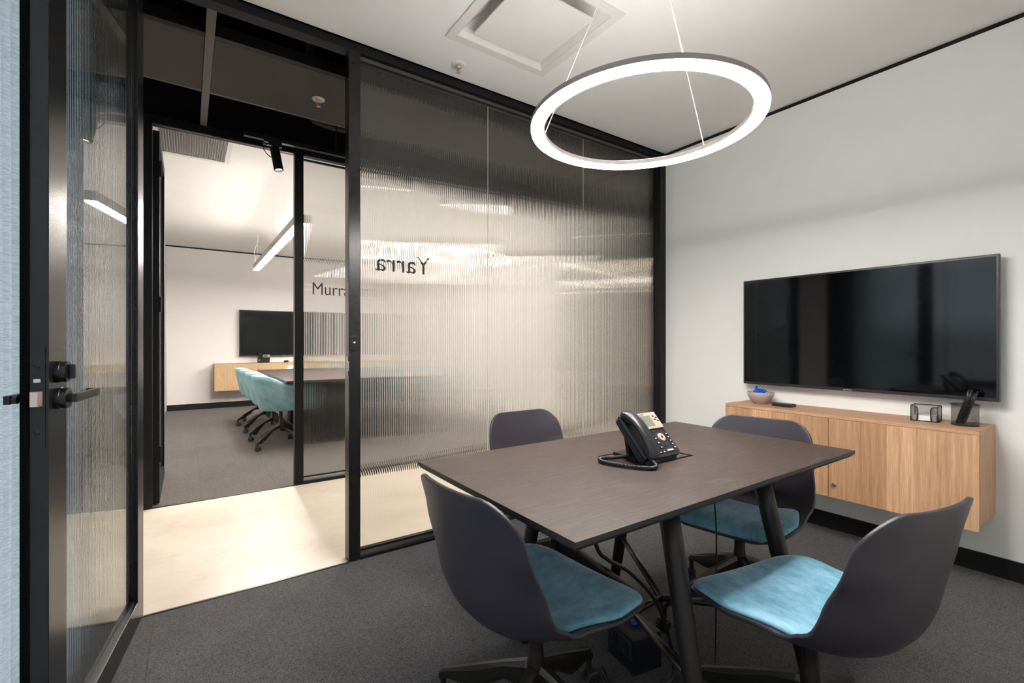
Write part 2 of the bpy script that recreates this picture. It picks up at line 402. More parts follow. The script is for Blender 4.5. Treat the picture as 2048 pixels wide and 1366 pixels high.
# glazed partition between this room and the corridor
wnorth = sempty('wall_north', 'black framed fluted glass partition towards the corridor')
YF, YB = -.008, .062           # room face and corridor face of the frame
obj('head_channel', B(((-3.80, YF, 2.655), (0, YB, 2.70)), ((-2.50, .012, 2.618), (-.07, .044, 2.630)), bev=.002), M['black'], wnorth)
obj('head_cover', B(((-2.50, .022, 2.630), (-.07, .034, 2.655))), M['tbar'], wnorth)
obj('sill_channel', B(((-2.50, YF, 0.0), (-.07, YB, .014)), ((-2.50, .010, .036), (-.07, .044, .048)), bev=.0015), M['black'], wnorth)
obj('sill_cover', B(((-2.50, .020, .014), (-.07, .034, .036))), M['steel'], wnorth)
obj('post', B(((-2.560, YF, 0), (-2.500, YB, 2.655)), bev=.002), M['bronze'], wnorth)
obj('post', B(((-.070, -.03, 0), (-.0005, YB, 2.655)), bev=.002), M['black'], wnorth)
obj('post', B(((-3.50, -.03, 0), (-3.445, YB, 2.655)), bev=.002), M['black'], wnorth)
obj('post', B(((-3.80, YF, 0), (-3.765, YB, 2.655)), bev=.002), M['black'], wnorth)
obj('sill_channel', B(((-3.765, YF, 0.0), (-3.50, YB, .03)), bev=.0015), M['black'], wnorth)
GX = [-2.500, -1.695, -.880, -.070]
for i in range(3):
    g = glass_obj('glass_panel', fluted(bmesh.new(), GX[i] + (.0015 if i else 0), GX[i + 1] - (.0015 if i < 2 else 0), .040, 2.632, .032, .024), M['glass'], wnorth)
    if i == 0: lettering('Yarra', .098, M['vinyl'], g, (-2.085, .0326, 1.530), True, .322)['label'] = 'black vinyl letters seen in reverse through the glass'
for x in GX[1:3]:
    obj('silicone_joint', B(((x - .0014, .0235, .048), (x + .0014, .0325, 2.618))), M['joint'], wnorth)
glass_obj('glass_panel', fluted(bmesh.new(), -3.765, -3.50, .03, 2.655, .032, .024), M['glass'], wnorth)
# strike plate, switch plate on the post
sp = obj('strike_plate', B(((-2.5625, .004, .965), (-2.560, .030, 1.065)), bev=.0005), M['steel'], wnorth)
obj('strike_lip', B(((-2.566, -.012, .99), (-2.560, .004, 1.04)), bev=.001), M['steel'], wnorth)
kp = obj('lock_plate', B(((-2.556, YF - .006, 1.098), (-2.510, YF, 1.172)), bev=.001), M['bronze'], wnorth)
obj('lock_cylinder', lathe(bmesh.new(), [(0, .004), (.008, .004), (.009, 0)], (-2.533, YF - .006, 1.136), 16, ROTX(PI / 2)), M['steel'], kp, smooth=True)
thr = struct(obj('trim_2', B(((-3.445, -.012, -.004), (-2.56, .0, .003))), M['metal_dark']), 'thin metal threshold strip between carpet and concrete')

# ------------------------------------------------------------------ open door
ALPHA = math.radians(7.65)
door = sempty('door_1', 'black framed door with a fluted glass pane, standing open into the room', (-3.394, -.012, 0), -PI / 2 - ALPHA)
# local: x along the leaf from hinge to free edge, visible face at y=0, thickness towards -y
DW, DT, DZ0, DZ1 = .918, .050, .012, 2.58
obj('stile', B(((0, -DT, DZ0), (.088, 0, DZ1)), bev=.0012), M['bronze'], door)
obj('stile', B(((.808, -DT, DZ0), (DW, 0, DZ1)), bev=.0012), M['bronze'], door)
obj('rail', B(((.0885, -DT, DZ0), (.8075, 0, .105)), bev=.0012), M['bronze'], door)
obj('rail', B(((.0885, -DT, 2.48), (.8075, 0, DZ1)), bev=.0012), M['bronze'], door)
bd = bmesh.new()
for y0, y1 in ((-.018, -.010), (-.042, -.034)):
    box(bd, (.0885, y0, .105), (.100, y1, 2.48)); box(bd, (.796, y0, .105), (.8075, y1, 2.48)); box(bd, (.100, y0, .105), (.796, y1, .118)); box(bd, (.100, y0, 2.468), (.796, y1, 2.48))
obj('glazing_bead', bd, M['bronze'], door)
dg_ = bmesh.new(); fluted(dg_, .090, .806, .107, 2.478, -.019, -.031, sag=.0008)
glass_obj('glass_pane', dg_, M['doorglass'], door)
obj('draught_seal', B(((DW, -DT + .001, DZ0), (DW + .006, -DT + .015, DZ1))), M['brush'], door)
lp = obj('lock_plate', B(((DW, -.033, .885), (DW + .0025, -.006, 1.125)), bev=.0008), M['bronze'], door)
obj('latch_bolt', prism(bmesh.new(), [(DW + .002, -.029), (DW + .014, -.029), (DW + .013, -.016), (DW + .002, -.010)], .987, 1.022), M['pinksteel'], lp)
obj('snib', B(((DW + .002, -.026, 1.043), (DW + .007, -.012, 1.052)), bev=.002), M['steel'], lp)
for zz in (.925, 1.083):
    obj('screw', lathe(bmesh.new(), [(0, .001), (.005, .001), (.006, 0)], (DW + .0025, -.0195, zz), 14, ROTY(PI / 2)), M['bronze'], lp, smooth=True)
def rose(parent, name, x, z, side, k=1.0):
    a = ROTX(-PI / 2 * side); y = 0 if side > 0 else -DT
    return obj(name, lathe(bmesh.new(), [(0, 0), (.027, 0), (.027, .010 * k), (.026, .011 * k), (.026, .021 * k), (.025, .023 * k), (0, .023 * k)], (x, y, z), 40, a), M['bronze'], parent, smooth=False)
for side in (1, -1):
    y = 0 if side > 0 else -DT
    hd = rose(door, 'handle', .872, 1.000, side, 1 if side > 0 else .3)
    obj('lever', B(((.712, y + side * .036 - .006, .990), (.884, y + side * .036 + .006, 1.011)), bev=.0015), M['bronze'], hd)
    obj('lever_return', B(((.712, min(y + side * .014, y + side * .036), .990), (.724, max(y + side * .014, y + side * .036), 1.011)), bev=.0015), M['bronze'], hd)
    obj('lever_neck', lathe(bmesh.new(), [(.010, .02), (.010, .033)], (.872, y, 1.0), 20, ROTX(-PI / 2 * side)), M['bronze'], hd, smooth=True)
db = rose(door, 'deadbolt', .872, 1.066, 1)
obj('thumb_turn', B(((.866, .023, 1.048), (.878, .036, 1.084)), bev=.002), M['bronze'], db)
obj('key_cylinder', rose(door, 'tmp', .872, 1.066, -1, .3).data and B(((.868, -DT - .012, 1.056), (.876, -DT - .007, 1.076))), M['steel'], door)
for o in [o for o in bpy.data.objects if o.name.startswith('tmp')]: o.name = 'deadbolt'

# ------------------------------------------------------------------ corridor
struct(obj('floor', B(((CX0, .0, -.12), (CX1, FY - .03, .0))), M['concrete']))
struct(obj('wall_corridor_end', B(((CX0 - .1, -.1, 0), (CX0, FY, 3.6))), M['farwall']))
struct(obj('wall_corridor_east', B(((CX1, 0, 0), (CX1 + .1, FYB, 3.6))), M['sidepaint']))
struct(obj('wall_corridor_south', B(((.12, -.1, 0), (CX1, -.0, 3.6)), ((CX0, -.1, 0), (-3.80, 0, 3.6))), M['farwall']))
struct(obj('ceiling_plenum', B(((CX0, -.1, 3.6), (CX1, FY + .1, 3.7)), ((CX0, -.02, 2.70), (CX1, .0, 3.6)), ((CX0, FY + .02, 2.70), (CX1, FY + .04, 3.6))), M['void']))
cpn = struct(obj('ceiling_panel_band', B(((-3.128, .385, 2.70), (CX1, 1.0, 2.725)), ((CX0, .385, 2.70), (-3.172, 1.0, 2.725))), M['cpanel']), 'charcoal ceiling panels along the corridor')
cb = sempty('trim_3', 'grey ceiling bars crossing the open black corridor ceiling')
obj('cross_bar', B(((-3.170, .03, 2.696), (-3.130, FY - .02, 2.73))), M['tbar'], cb)
obj('panel_lip', B(((CX0, .345, 2.70), (CX1, .383, 2.76))), M['black'], cb)
obj('panel_lip', B(((CX0, 1.002, 2.70), (CX1, 1.02, 2.712))), M['tbar'], cb)
for i, (x, y, z) in enumerate(((-3.0, .25, 3.0), (-2.62, .22, 3.1), (-2.45, 1.45, 2.98))):
    tag(obj('conduit', tube(bmesh.new(), spline([(x, y, 3.55), (x, y, z), (x + .12, y, z - .1), (x + .6, y + .05, z - .06)], 6), .028), M['duct'], smooth=True),
        ('dark conduit bending through the open ceiling beside the cross bar', 'dark conduit dropping through the open ceiling above the doorway post', 'dark conduit above the track spotlight in the open ceiling')[i], 'conduit')

# far room partition
wfar = sempty('wall_far_partition', 'black framed fluted glass partition across the corridor')
obj('head_channel', B(((-3.50, FY - .03, 2.64), (CX1 - 2.4, FY + .03, 2.70)), ((-2.48, FY - .012, 2.605), (CX1 - 2.4, FY + .012, 2.618))), M['black'], wfar)
obj('head_edge', B(((-3.44, FY - .034, 2.632), (-2.55, FY - .030, 2.640))), M['pinksteel'], wfar)
obj('sill_channel', B(((-2.48, FY - .03, 0), (CX1 - 2.4, FY + .03, .022)), ((-2.48, FY - .012, .05), (CX1 - 2.4, FY + .012, .060))), M['black'], wfar)
obj('post', B(((-2.545, FY - .03, 0), (-2.480, FY + .03, 2.64)), bev=.002), M['black'], wfar)
obj('post', B(((-3.50, FY - .03, 0), (-3.442, FY + .03, 2.64)), bev=.002), M['black'], wfar)
xs = [-2.480, -1.60, -.72, .16, 1.04, 1.92, 2.80, 3.60]
for i in range(7):
    g = glass_obj('glass_panel', fluted(bmesh.new(), xs[i] + (.0015 if i else 0), xs[i + 1] - .0015, .030, 2.64, FY - .006, FY + .003, seg=5), M['glass'], wfar)
    if i == 0: lettering('Murray', .098, M['vinyl2'], g, (-2.407, FY - .0066, 1.530), False, .352)['label'] = 'black vinyl letters on the far glass'
    if i: obj('silicone_joint', B(((xs[i] - .0014, FY - .006, .03), (xs[i] + .0014, FY + .003, 2.64))), M['joint'], wfar)
struct(obj('wall_corridor_north', B(((CX0, FY - .02, 0), (-3.50, FY + .03, 2.70))), M['farwall']))
d2 = sempty('door_2', 'black framed door of the far room standing open, seen nearly edge-on', (-3.405, FY + .045, 0), PI / 2)
obj('stile', B(((0, 0, .012), (.06, .045, 2.62))), M['black'], d2); obj('stile', B(((.80, 0, .012), (.86, .045, 2.62))), M['black'], d2)
obj('rail', B(((.06, 0, .012), (.80, .045, .10))), M['black'], d2); obj('rail', B(((.06, 0, 2.54), (.80, .045, 2.62))), M['black'], d2)
glass_obj('glass_pane', fluted(bmesh.new(), .06, .80, .10, 2.54, .018, .026), M['doorglass'], d2)
for zz in (.3, 1.35, 2.3): obj('hinge', tube(bmesh.new(), [(-.008, -.006, zz), (-.008, -.006, zz + .11)], .008), M['black'], d2)
struct(obj('trim_4', B(((-3.44, FY - .03, -.002), (-2.55, FY - .005, .004))), M['metal_dark']), 'dark threshold strip of the far doorway')

# far room shell
f2 = struct(obj('floor', B(((FX0 - .8, FY - .03, -.12), (CX1, FYB, -.006))), M['carpet2']))
tiles(f2, FX0, FX1, FY - .004, FYB, M['carpet2'], -3.16, 1.63, -.006)
struct(obj('wall_far_back', B(((FX0 - .8, FYB, 0), (CX1, FYB + .1, 2.725))), M['farwall']))
struct(obj('trim_5', B(((FX0, FYB + .006, 2.725), (CX1, FYB + .1, 2.75))), M['skirt']), 'black shadow gap strip above the far white wall')
struct(obj('baseboard_far', B(((FX0, FYB - .014, 0), (FX1, FYB - .0005, .10))), M['skirt']))
struct(obj('ceiling', B(((FX0 - .8, FY + .04, FH), (FX1 + .1, FYB + .1, FH + .1))), M['ceil']))
struct(obj('wall_far_west', B(((FX0 - .1, FY + .05, 0), (FX0, FYB, FH))), M['farwall']))
struct(obj('wall_far_east', B(((FX1, FY + .05, 0), (FX1 + .1, FYB, FH))), M['farwall']))
struct(obj('ceiling_office', B(((FX1 + .1, FY + .04, 2.9), (CX1, FYB + .1, 3.0))), M['cpanel']))
tag(obj('sheer_curtain', curtain_mesh(5.6, 6.95, .02, 2.70, -3.56, .03, 12, 8), M['curtain2'], smooth=True), 'white sheer curtain at the left edge of the far room', 'curtain')
for i, yy in enumerate((2.6, 4.2, 5.8)):
    lt = thing('linear_office_lamp', 'long office lamp behind the right-hand fluted glass, %s the corridor' % ('nearest to', 'second from', 'farthest from')[i], 'lamp', (3.2, yy, 2.35), group='office lamps behind the glass')
    obj('housing', B(((-1.9, -.03, .02), (1.9, .03, .08))), M['bronze'], lt); obj('diffuser', B(((-1.9, -.027, .0), (1.9, .027, .02))), M['office_light'], lt)
    for xx in (-1.5, 1.5): obj('suspension', B(((xx, -.002, .08), (xx + .004, .002, .55))), M['cable_white'], lt)

# ------------------------------------------------------------------ ceiling items
ad = thing('air_diffuser', 'white square air diffuser with a dropped centre plate in the ceiling', 'air vent', ((HX[0] + HX[1]) / 2, (HY[0] + HY[1]) / 2, RH))
w = .316
bm = bmesh.new()
for a, b_ in (((-w, -w), (w, -w + .045)), ((-w, w - .045), (w, w)), ((-w, -w + .045), (-w + .045, w - .045)), ((w - .045, -w + .045), (w, w - .045))):
    box(bm, (a[0], a[1], -.008), (b_[0], b_[1], .0))
obj('flange', bm, M['white2'], ad)
bm = bmesh.new(); L = [(w - .045, -.004), (w - .075, .03), (.16, .11)]
rg = [[bm.verts.new((sx_ * r, sy_ * r, z)) for sx_, sy_ in ((-1, -1), (1, -1), (1, 1), (-1, 1))] for r, z in L]
for a, b_ in zip(rg, rg[1:]):
    for k in range(4): bm.faces.new((a[k], a[(k + 1) % 4], b_[(k + 1) % 4], b_[k]))
bm.faces.new(rg[-1])
obj('throat', bm, M['white2'], ad)
obj('centre_plate', B(((-.212, -.212, -.012), (.212, .212, -.004)), bev=.003), M['white2'], ad)
obj('plate_support', B(((-.05, -.05, -.004), (.05, .05, .108))), M['white2'], ad)
def sprinkler(label, loc, m):
    t = thing('fire_sprinkler', label, 'sprinkler', loc)
    obj('escutcheon', lathe(bmesh.new(), [(0, -.004), (.022, -.006), (.034, -.008), (.040, -.002), (.040, 0)], seg=32), m, t, smooth=True)
    obj('body', lathe(bmesh.new(), [(.014, -.004), (.014, -.02), (.009, -.024), (0, -.024)], seg=20), M['steel'], t, smooth=True)
    obj('bulb', lathe(bmesh.new(), [(0, -.022), (.004, -.024), (.004, -.036), (0, -.038)], seg=12), M['red'], t, smooth=True)
    obj('yoke', tube(bmesh.new(), spline([(-.011, 0, -.02), (-.011, 0, -.032), (0, 0, -.046), (.011, 0, -.032), (.011, 0, -.02)], 5), .0022, 8), M['steel'], t, smooth=True)
    obj('deflector', lathe(bmesh.new(), [(0, -.046), (.013, -.046), (.013, -.048), (0, -.049)], seg=20), M['steel'], t)
    return t
sprinkler('white fire sprinkler on the white ceiling between diffuser and glass wall', (-1.995, -.145, RH), M['white2'])
sprinkler('fire sprinkler on the dark corridor ceiling panel', (-2.554, .70, RH), M['steel'])

# ring pendant
rg_ = thing('ring_pendant_lamp', 'large glowing ring pendant lamp hanging over the meeting table', 'pendant lamp', (-1.90, -1.36, 1.905))
obj('housing', ring_mesh(bmesh.new(), [(.355, .009), (.355, .026), (.403, .026), (.403, .009)], 128), M['ring_body'], rg_, smooth=False)
obj('diffuser', ring_mesh(bmesh.new(), [(.3565, .0035), (.3565, .0085), (.4015, .0085), (.4015, .0035), (.397, .001), (.361, .001)], 128), M['ring_light'], rg_, smooth=False)
obj('added_uplight', ring_mesh(bmesh.new(), [(.360, .026), (.396, .026), (.396, .028), (.360, .028)], 128), M['ring_fill'], rg_)  # unseen glowing top face, added to light the ceiling and upper walls
obj('canopy', lathe(bmesh.new(), [(0, 0), (.055, 0), (.06, .005), (.06, .028), (0, .028)], (-.04, -.04, RH - 1.905 - .028), 40), M['white'], rg_)
for ang in (123.4, 0.1, -123.5):
    a = math.radians(ang); obj('suspension_cable', tube(bmesh.new(), [(.378 * math.cos(a), .378 * math.sin(a), .026), (-.04 + .015 * math.cos(a), -.04 + .015 * math.sin(a), RH - 1.905 - .026)], .0013, 8), M['cable_white'], rg_, smooth=True)

# corridor track with spotlights
tr = thing('lighting_track', 'black lighting track running along the corridor ceiling', 'track', (-2.80, 1.28, 2.585))
obj('track_rail', B(((-.12, -.017, 0), (5.2, .017, .032))), M['black'], tr)
for xx in (.5, 2.5, 4.5): obj('hanger', B(((xx, -.004, .032), (xx + .008, .004, 1.0))), M['black'], tr)
def track_spot(x, label, aim, k=1.0):
    t = thing('track_spotlight', label, 'spotlight', (x, 1.28, 2.585), group='spotlights on the corridor track')
    ad_ = obj('adapter', B(((-.05, -.016, -.032), (.07, .016, -.001)), bev=.002), M['black'], t)
    obj('adapter_label', B(((-.045, -.0168, -.022), (-.02, -.016, -.012))), M['white'], ad_)
    obj('yoke', tube(bmesh.new(), [(.03, 0, -.03), (.03, 0, -.075)], .008), M['black'], t, smooth=True)
    d = Vector(aim).normalized(); q = d.to_track_quat('Z', 'Y').to_matrix().to_4x4()
    c = Vector((.03, 0, -.085))
    obj('cylinder', lathe(bmesh.new(), [(0, -.05), (.030, -.05), (.032, -.047), (.032, .118), (.029, .12), (.027, .10), (0, .10)], c, 32, q), M['black'], t, smooth=False)
    obj('lens', lathe(bmesh.new(), [(0, .104), (.026, .104)], c, 24, q), M['spot_lens'], t)
    obj('power_lead', tube(bmesh.new(), spline([(-.03, -.012, -.032), (-.05, -.02, -.07), (-.02, -.02, -.11), (.01, -.01, -.12)], 6), .003, 8), M['black'], t, smooth=True)
    li = bpy.data.lights.new('track_spot_beam', 'SPOT'); li.energy = SPOT_W * k; li.color = (1, .90, .78); li.spot_size = math.radians(115); li.spot_blend = .6; li.shadow_soft_size = .05
    lo = bpy.data.objects.new('track_spot_beam', li); C.objects.link(lo); lo.parent = t; lo.location = c + d * .14
    lo.rotation_euler = d.to_track_quat('-Z', 'Y').to_euler(); return t
track_spot(-2.75, 'black cylinder spotlight on the track seen in the doorway', (.16, -.10, -1), .22)
track_spot(-1.1, 'black cylinder spotlight on the track behind the middle glass panel', (-.1, -.3, -1))
track_spot(-2.0, 'added black cylinder spotlight on the track, brightening behind the left-hand glass panel', (-.05, -.25, -1), .5)  # extra head added to brighten the corridor behind the glass
track_spot(.9, 'black cylinder spotlight on the track behind the right-hand glass panel', (-.1, -.3, -1))

# ------------------------------------------------------------------ meeting table
T0 = Vector((-1.918, -1.393, 0)); TL, TW_, TZ = 1.386, .772, .740
tb = thing('meeting_table', 'dark wood meeting table with splayed round legs in the middle of the room', 'table', T0)
bm = bmesh.new(); x, y = TL / 2, TW_ / 2
top = [(-x, -y), (x, -y), (x, y), (-x, y)]
hx0, hx1, hy0, hy1 = -.148, .139, -.092, .094      # cable hatch
for a, b_ in (((-x, -y), (hx0, y)), ((hx1, -y), (x, y)), ((hx0, -y), (hx1, hy0)), ((hx0, hy1), (hx1, y))):
    vs = [bm.verts.new((px, py, TZ)) for px, py in ((a[0], a[1]), (b_[0], a[1]), (b_[0], b_[1]), (a[0], b_[1]))]; bm.faces.new(vs)
for (ax, ay), (bx, by) in (((hx0, hy0), (hx1, hy0)), ((hx1, hy0), (hx1, hy1)), ((hx1, hy1), (hx0, hy1)), ((hx0, hy1), (hx0, hy0))):
    bm.faces.new([bm.verts.new(v) for v in ((ax, ay, TZ), (bx, by, TZ), (bx, by, TZ - .018), (ax, ay, TZ - .018))])
tt = obj('tabletop', bm, M['table'], tb)
bm = bmesh.new()       # chamfered dark edge and underside
lv = [(0, TZ - .0004), (.0, TZ - .012), (.012, TZ - .024)]
rg = [[bm.verts.new((sx_ * (x - i), sy_ * (y - i), z)) for sx_, sy_ in ((-1, -1), (1, -1), (1, 1), (-1, 1))] for i, z in lv]
for a, b_ in zip(rg, rg[1:]):
    for k in range(4): bm.faces.new((a[k], a[(k + 1) % 4], b_[(k + 1) % 4], b_[k]))
bm.faces.new(rg[-1]); obj('edge_band', bm, M['tableedge'], tt)
obj('cable_hatch', B(((hx0 + .006, hy0 + .016, TZ - .016), (hx1 - .010, hy1 - .006, TZ - .0012)), bev=.0008), M['table'], tt)
def legpt(sx_, sy_, z): return Vector((sx_ * (.256 + .05 * (.5 - z)), sy_ * (.312 + .22 * (.5 - z)), z))
for sx_, sy_ in ((-1, -1), (1, -1), (1, 1), (-1, 1)):
    lg = obj('leg', tube(bmesh.new(), [legpt(sx_, sy_, z) for z in (.012, .05, .3, .55, .714)], [.019, .021, .0255, .0275, .028], 28), M['leg'], tb, smooth=True)
    obj('foot_glide', lathe(bmesh.new(), [(0, 0), (.016, 0), (.016, .012), (0, .012)], legpt(sx_, sy_, 0), 16), M['castor'], lg)
    n_ = Vector((sx_ * .078, .0, .216))
    obj('brace', tube(bmesh.new(), [legpt(sx_, sy_, .275), n_], .0115, 14), M['metal_dark'], tb, smooth=True)
obj('brace_bar', tube(bmesh.new(), [(-.078, 0, .216), (.078, 0, .216)], .0115, 14), M['metal_dark'], tb, smooth=True)

# ------------------------------------------------------------------ swivel chairs
PROF = spline([(.235, 0, .418), (.222, 0, .436), (.16, 0, .449), (.06, 0, .443), (-.05, 0, .434), (-.135, 0, .436), (-.192, 0, .464), (-.222, 0, .525), (-.240, 0, .605), (-.254, 0, .685), (-.268, 0, .755), (-.277, 0, .800)], 5)
_len = [0]
for a, b_ in zip(PROF, PROF[1:]): _len.append(_len[-1] + (b_ - a).length)
LT = _len[-1]
PTAN = [(PROF[min(i + 11, len(PROF) - 1)] - PROF[max(i - 11, 0)]).normalized() for i in range(len(PROF))]
def prof_at(s):
    s = max(0, min(LT, s))
    for i in range(len(_len) - 1):
        if _len[i + 1] >= s:
            f = (s - _len[i]) / max(1e-9, _len[i + 1] - _len[i]); p_ = PROF[i].lerp(PROF[i + 1], f)
            d = PTAN[i].lerp(PTAN[i + 1], f).normalized(); return p_, Vector((d.z, 0, -d.x))
    return PROF[-1], Vector((1, 0, 0))
def lerp_tab(tab, t):
    for (a, va), (b_, vb) in zip(tab, tab[1:]):
        if t <= b_:
            f = (t - a) / (b_ - a); f = f * f * (3 - 2 * f); return va + (vb - va) * f
    return tab[-1][1]
WT = [(0, .226), (.22, .238), (.48, .236), (.62, .228), (.8, .215), (1, .196)]
KT = [(0, .010), (.2, .022), (.40, .056), (.52, .080), (.68, .070), (.85, .048), (1, .034)]
def hw(s, w0=1.0):
    t = s / LT; w_ = lerp_tab(WT, t) * w0
    for d, r in ((s, .11), (LT - s, .085)):
        if d < r: q = 1 - d / r; w_ -= r * (1 - math.sqrt(max(0, 1 - q * q)))
    return w_
def shell_pt(s, u, w_, off=0):
    p_, n = prof_at(s)
    k = lerp_tab(KT, s / LT); uu = abs(u * w_ / lerp_tab(WT, s / LT))
    return p_ + n * (k * uu ** 2.3 + off) + Vector((0, u * w_, 0))
def shell_bm():
    bm = bmesh.new(); NS, NU = 46, 24; g = []
    for i in range(NS + 1):
        q = i / NS; s = LT * (.5 - .5 * math.cos(PI * q)) * .6 + LT * q * .4
        s = min(max(s, 0.0005), LT - .0005)
        g.append([bm.verts.new(shell_pt(s, -1 + 2 * j / NU, hw(s))) for j in range(NU + 1)])
    for a, b_ in zip(g, g[1:]):
        for j in range(NU): bm.faces.new((a[j], a[j + 1], b_[j + 1], b_[j]))
    return bm
def pad_bm():
    bm = bmesh.new(); NS, NU = 26, 24; s0, s1 = .010, LT * .470; gt, gb = [], []
    for i in range(NS + 1):
        q = i / NS; s = s0 + (s1 - s0) * (.5 - .5 * math.cos(PI * q))
        w_ = hw(s) - .008 - .10 * max(0, (s - s0) / (s1 - s0) - .40) ** 1.4
        d = s1 - s; r = .05
        if d < r: w_ -= r * (1 - math.sqrt(max(0, 1 - (1 - d / r) ** 2)))
        ws = max(.004, w_); ed = 1 - abs(2 * (s - s0) / (s1 - s0) - 1) ** 8
        rt, rb = [], []
        for j in range(NU + 1):
            u = math.sin(PI / 2 * (-1 + 2 * j / NU)); e = max(0, ed) * (1 - abs(u) ** 8)
            rt.append(bm.verts.new(shell_pt(s, u, ws, .004 + .018 * e ** .5))); rb.append(bm.verts.new(shell_pt(s, u, ws, .001)))
        gt.append(rt); gb.append(rb)
    for g in (gt, gb):
        for a, b_ in zip(g, g[1:]):
            for j in range(NU): bm.faces.new((a[j], a[j + 1], b_[j + 1], b_[j]))
    for a, b_, c, d in zip(gt, gt[1:], gb, gb[1:]):
        bm.faces.new((a[0], b_[0], d[0], c[0])); bm.faces.new((a[-1], b_[-1], d[-1], c[-1]))
    for j in range(NU):
        bm.faces.new((gt[0][j], gt[0][j + 1], gb[0][j + 1], gb[0][j])); bm.faces.new((gt[-1][j], gt[-1][j + 1], gb[-1][j + 1], gb[-1][j]))
    return bm
def castor(parent, c, ang, m):
    d = Vector((math.cos(ang), math.sin(ang), 0)); p_ = Vector((-d.y, d.x, 0))
    cs = obj('castor', tube(bmesh.new(), [c + Vector((0, 0, .046)), c + Vector((0, 0, .062))], .009, 12), m, parent, smooth=True)
    for s_ in (-1, 1):
        a = Matrix(((d.x, 0, p_.x, 0), (d.y, 0, p_.y, 0), (0, 1, 0, 0), (0, 0, 0, 1)))
        cc = c + Vector((0, 0, .026)) + p_ * s_ * .013 + d * .008
        obj('wheel', lathe(bmesh.new(), [(0, -.009), (.020, -.009), (.0255, -.006), (.0255, .006), (.020, .009), (0, .009)], cc, 24, a), M['castor'], cs, smooth=False)
    bm = bmesh.new(); box(bm, (-.02, -.004, .026), (.022, .004, .05), Matrix.Translation(c) @ ROTZ(ang)); obj('castor_hood', bm, M['castor'], cs)
    return cs
def arm_bm(ang, R, zh, zt, deep):
    d = Vector((math.cos(ang), math.sin(ang), 0)); p_ = Vector((-d.y, d.x, 0)); up = Vector((0, 0, 1))
    bm = bmesh.new(); rings = []
    path = [(.006, zh, zh - deep, .016), (.03, zh - .006, zh - deep + .004, .0155), (.10, zh - (zh - zt) * .24, zh - deep + .002, .0135), (.20, zh - (zh - zt) * .55, zt + .010 - .022 + .012, .012), (R - .03, zt + .012, zt - .016, .011), (R - .008, zt + .004, zt - .030, .0105), (R + .004, zt - .010, zt - .034, .010)]
    path = [(r, zt_, min(zb, zt_ - .02), w_) for r, zt_, zb, w_ in path]
    for r, z1, z0, w_ in path:
        rings.append([bm.verts.new(d * r + p_ * w_ * cx_ + up * (z0 + (z1 - z0) * cz_)) for cx_, cz_ in ((-.75, 0), (.75, 0), (1, .25), (1, .78), (.62, 1), (-.62, 1), (-1, .78), (-1, .25))])
    for a, b_ in zip(rings, rings[1:]):
        for k in range(8): bm.faces.new((a[k], a[(k + 1) % 8], b_[(k + 1) % 8], b_[k]))
    bm.faces.new(rings[0]); bm.faces.new(rings[-1][::-1])
    tube(bm, [d * (R - .006) + up * (zt - .012), d * (R - .006) + up * .055], .0095, 12)
    return bm
def base_parts(t, rot, R=.345, zh=.272, zt=.118, ztop=.43, deep=.085, n=4):
    obj('column', lathe(bmesh.new(), [(0, zh - .04), (.024, zh - .04), (.0235, zh), (.0205, zh + .03), (.019, ztop - .03), (.030, ztop - .02), (.030, ztop), (0, ztop)], seg=28), M['metal_dark'], t, smooth=True)
    for k in range(n):
        a = rot + k * 2 * PI / n
        obj('base_arm', arm_bm(a, R, zh, zt, deep), M['metal_dark'], t, smooth=False)
        castor(t, Vector((math.cos(a) * (R - .006), math.sin(a) * (R - .006), 0)), a + 1.3 * (k % 3) - .6, M['castor'])
def make_chair(label, rot):
    t = thing('swivel_chair', label, 'chair', group='swivel chairs round the meeting table')
    sh = obj('shell', shell_bm(), M['shell'], t, smooth=True)
    md = sh.modifiers.new('thickness', 'SOLIDIFY'); md.thickness = .010; md.offset = -1
    b2 = sh.modifiers.new('rim', 'BEVEL'); b2.width = .003; b2.segments = 2; b2.limit_method = 'ANGLE'
    obj('seat_pad', pad_bm(), M['velvet'], t, smooth=True)
    obj('seat_plate', B(((-.09, -.07, .405), (.09, .07, .424)), bev=.004), M['metal_dark'], t)
    base_parts(t, rot, ztop=.408); return t
CH = [((-2.465, -1.462), 4, 21, 'dark swivel chair with teal seat pad in the left foreground, back to the door'),
      ((-1.915, -1.915), 80, 95, 'dark swivel chair with bright teal seat pad in the right foreground'),
      ((-1.89, -.865), -90, -60, 'dark swivel chair behind the table in front of the fluted glass, only its backrest showing'),
      ((-1.385, -1.43), 190, 67, 'dark swivel chair at the far end of the table in front of the oak cabinet')]
for p_, fa, ba, lb in CH:
    t = make_chair(lb, math.radians(ba - fa)); t.location = (*p_, 0); t.rotation_euler = (0, 0, math.radians(fa))

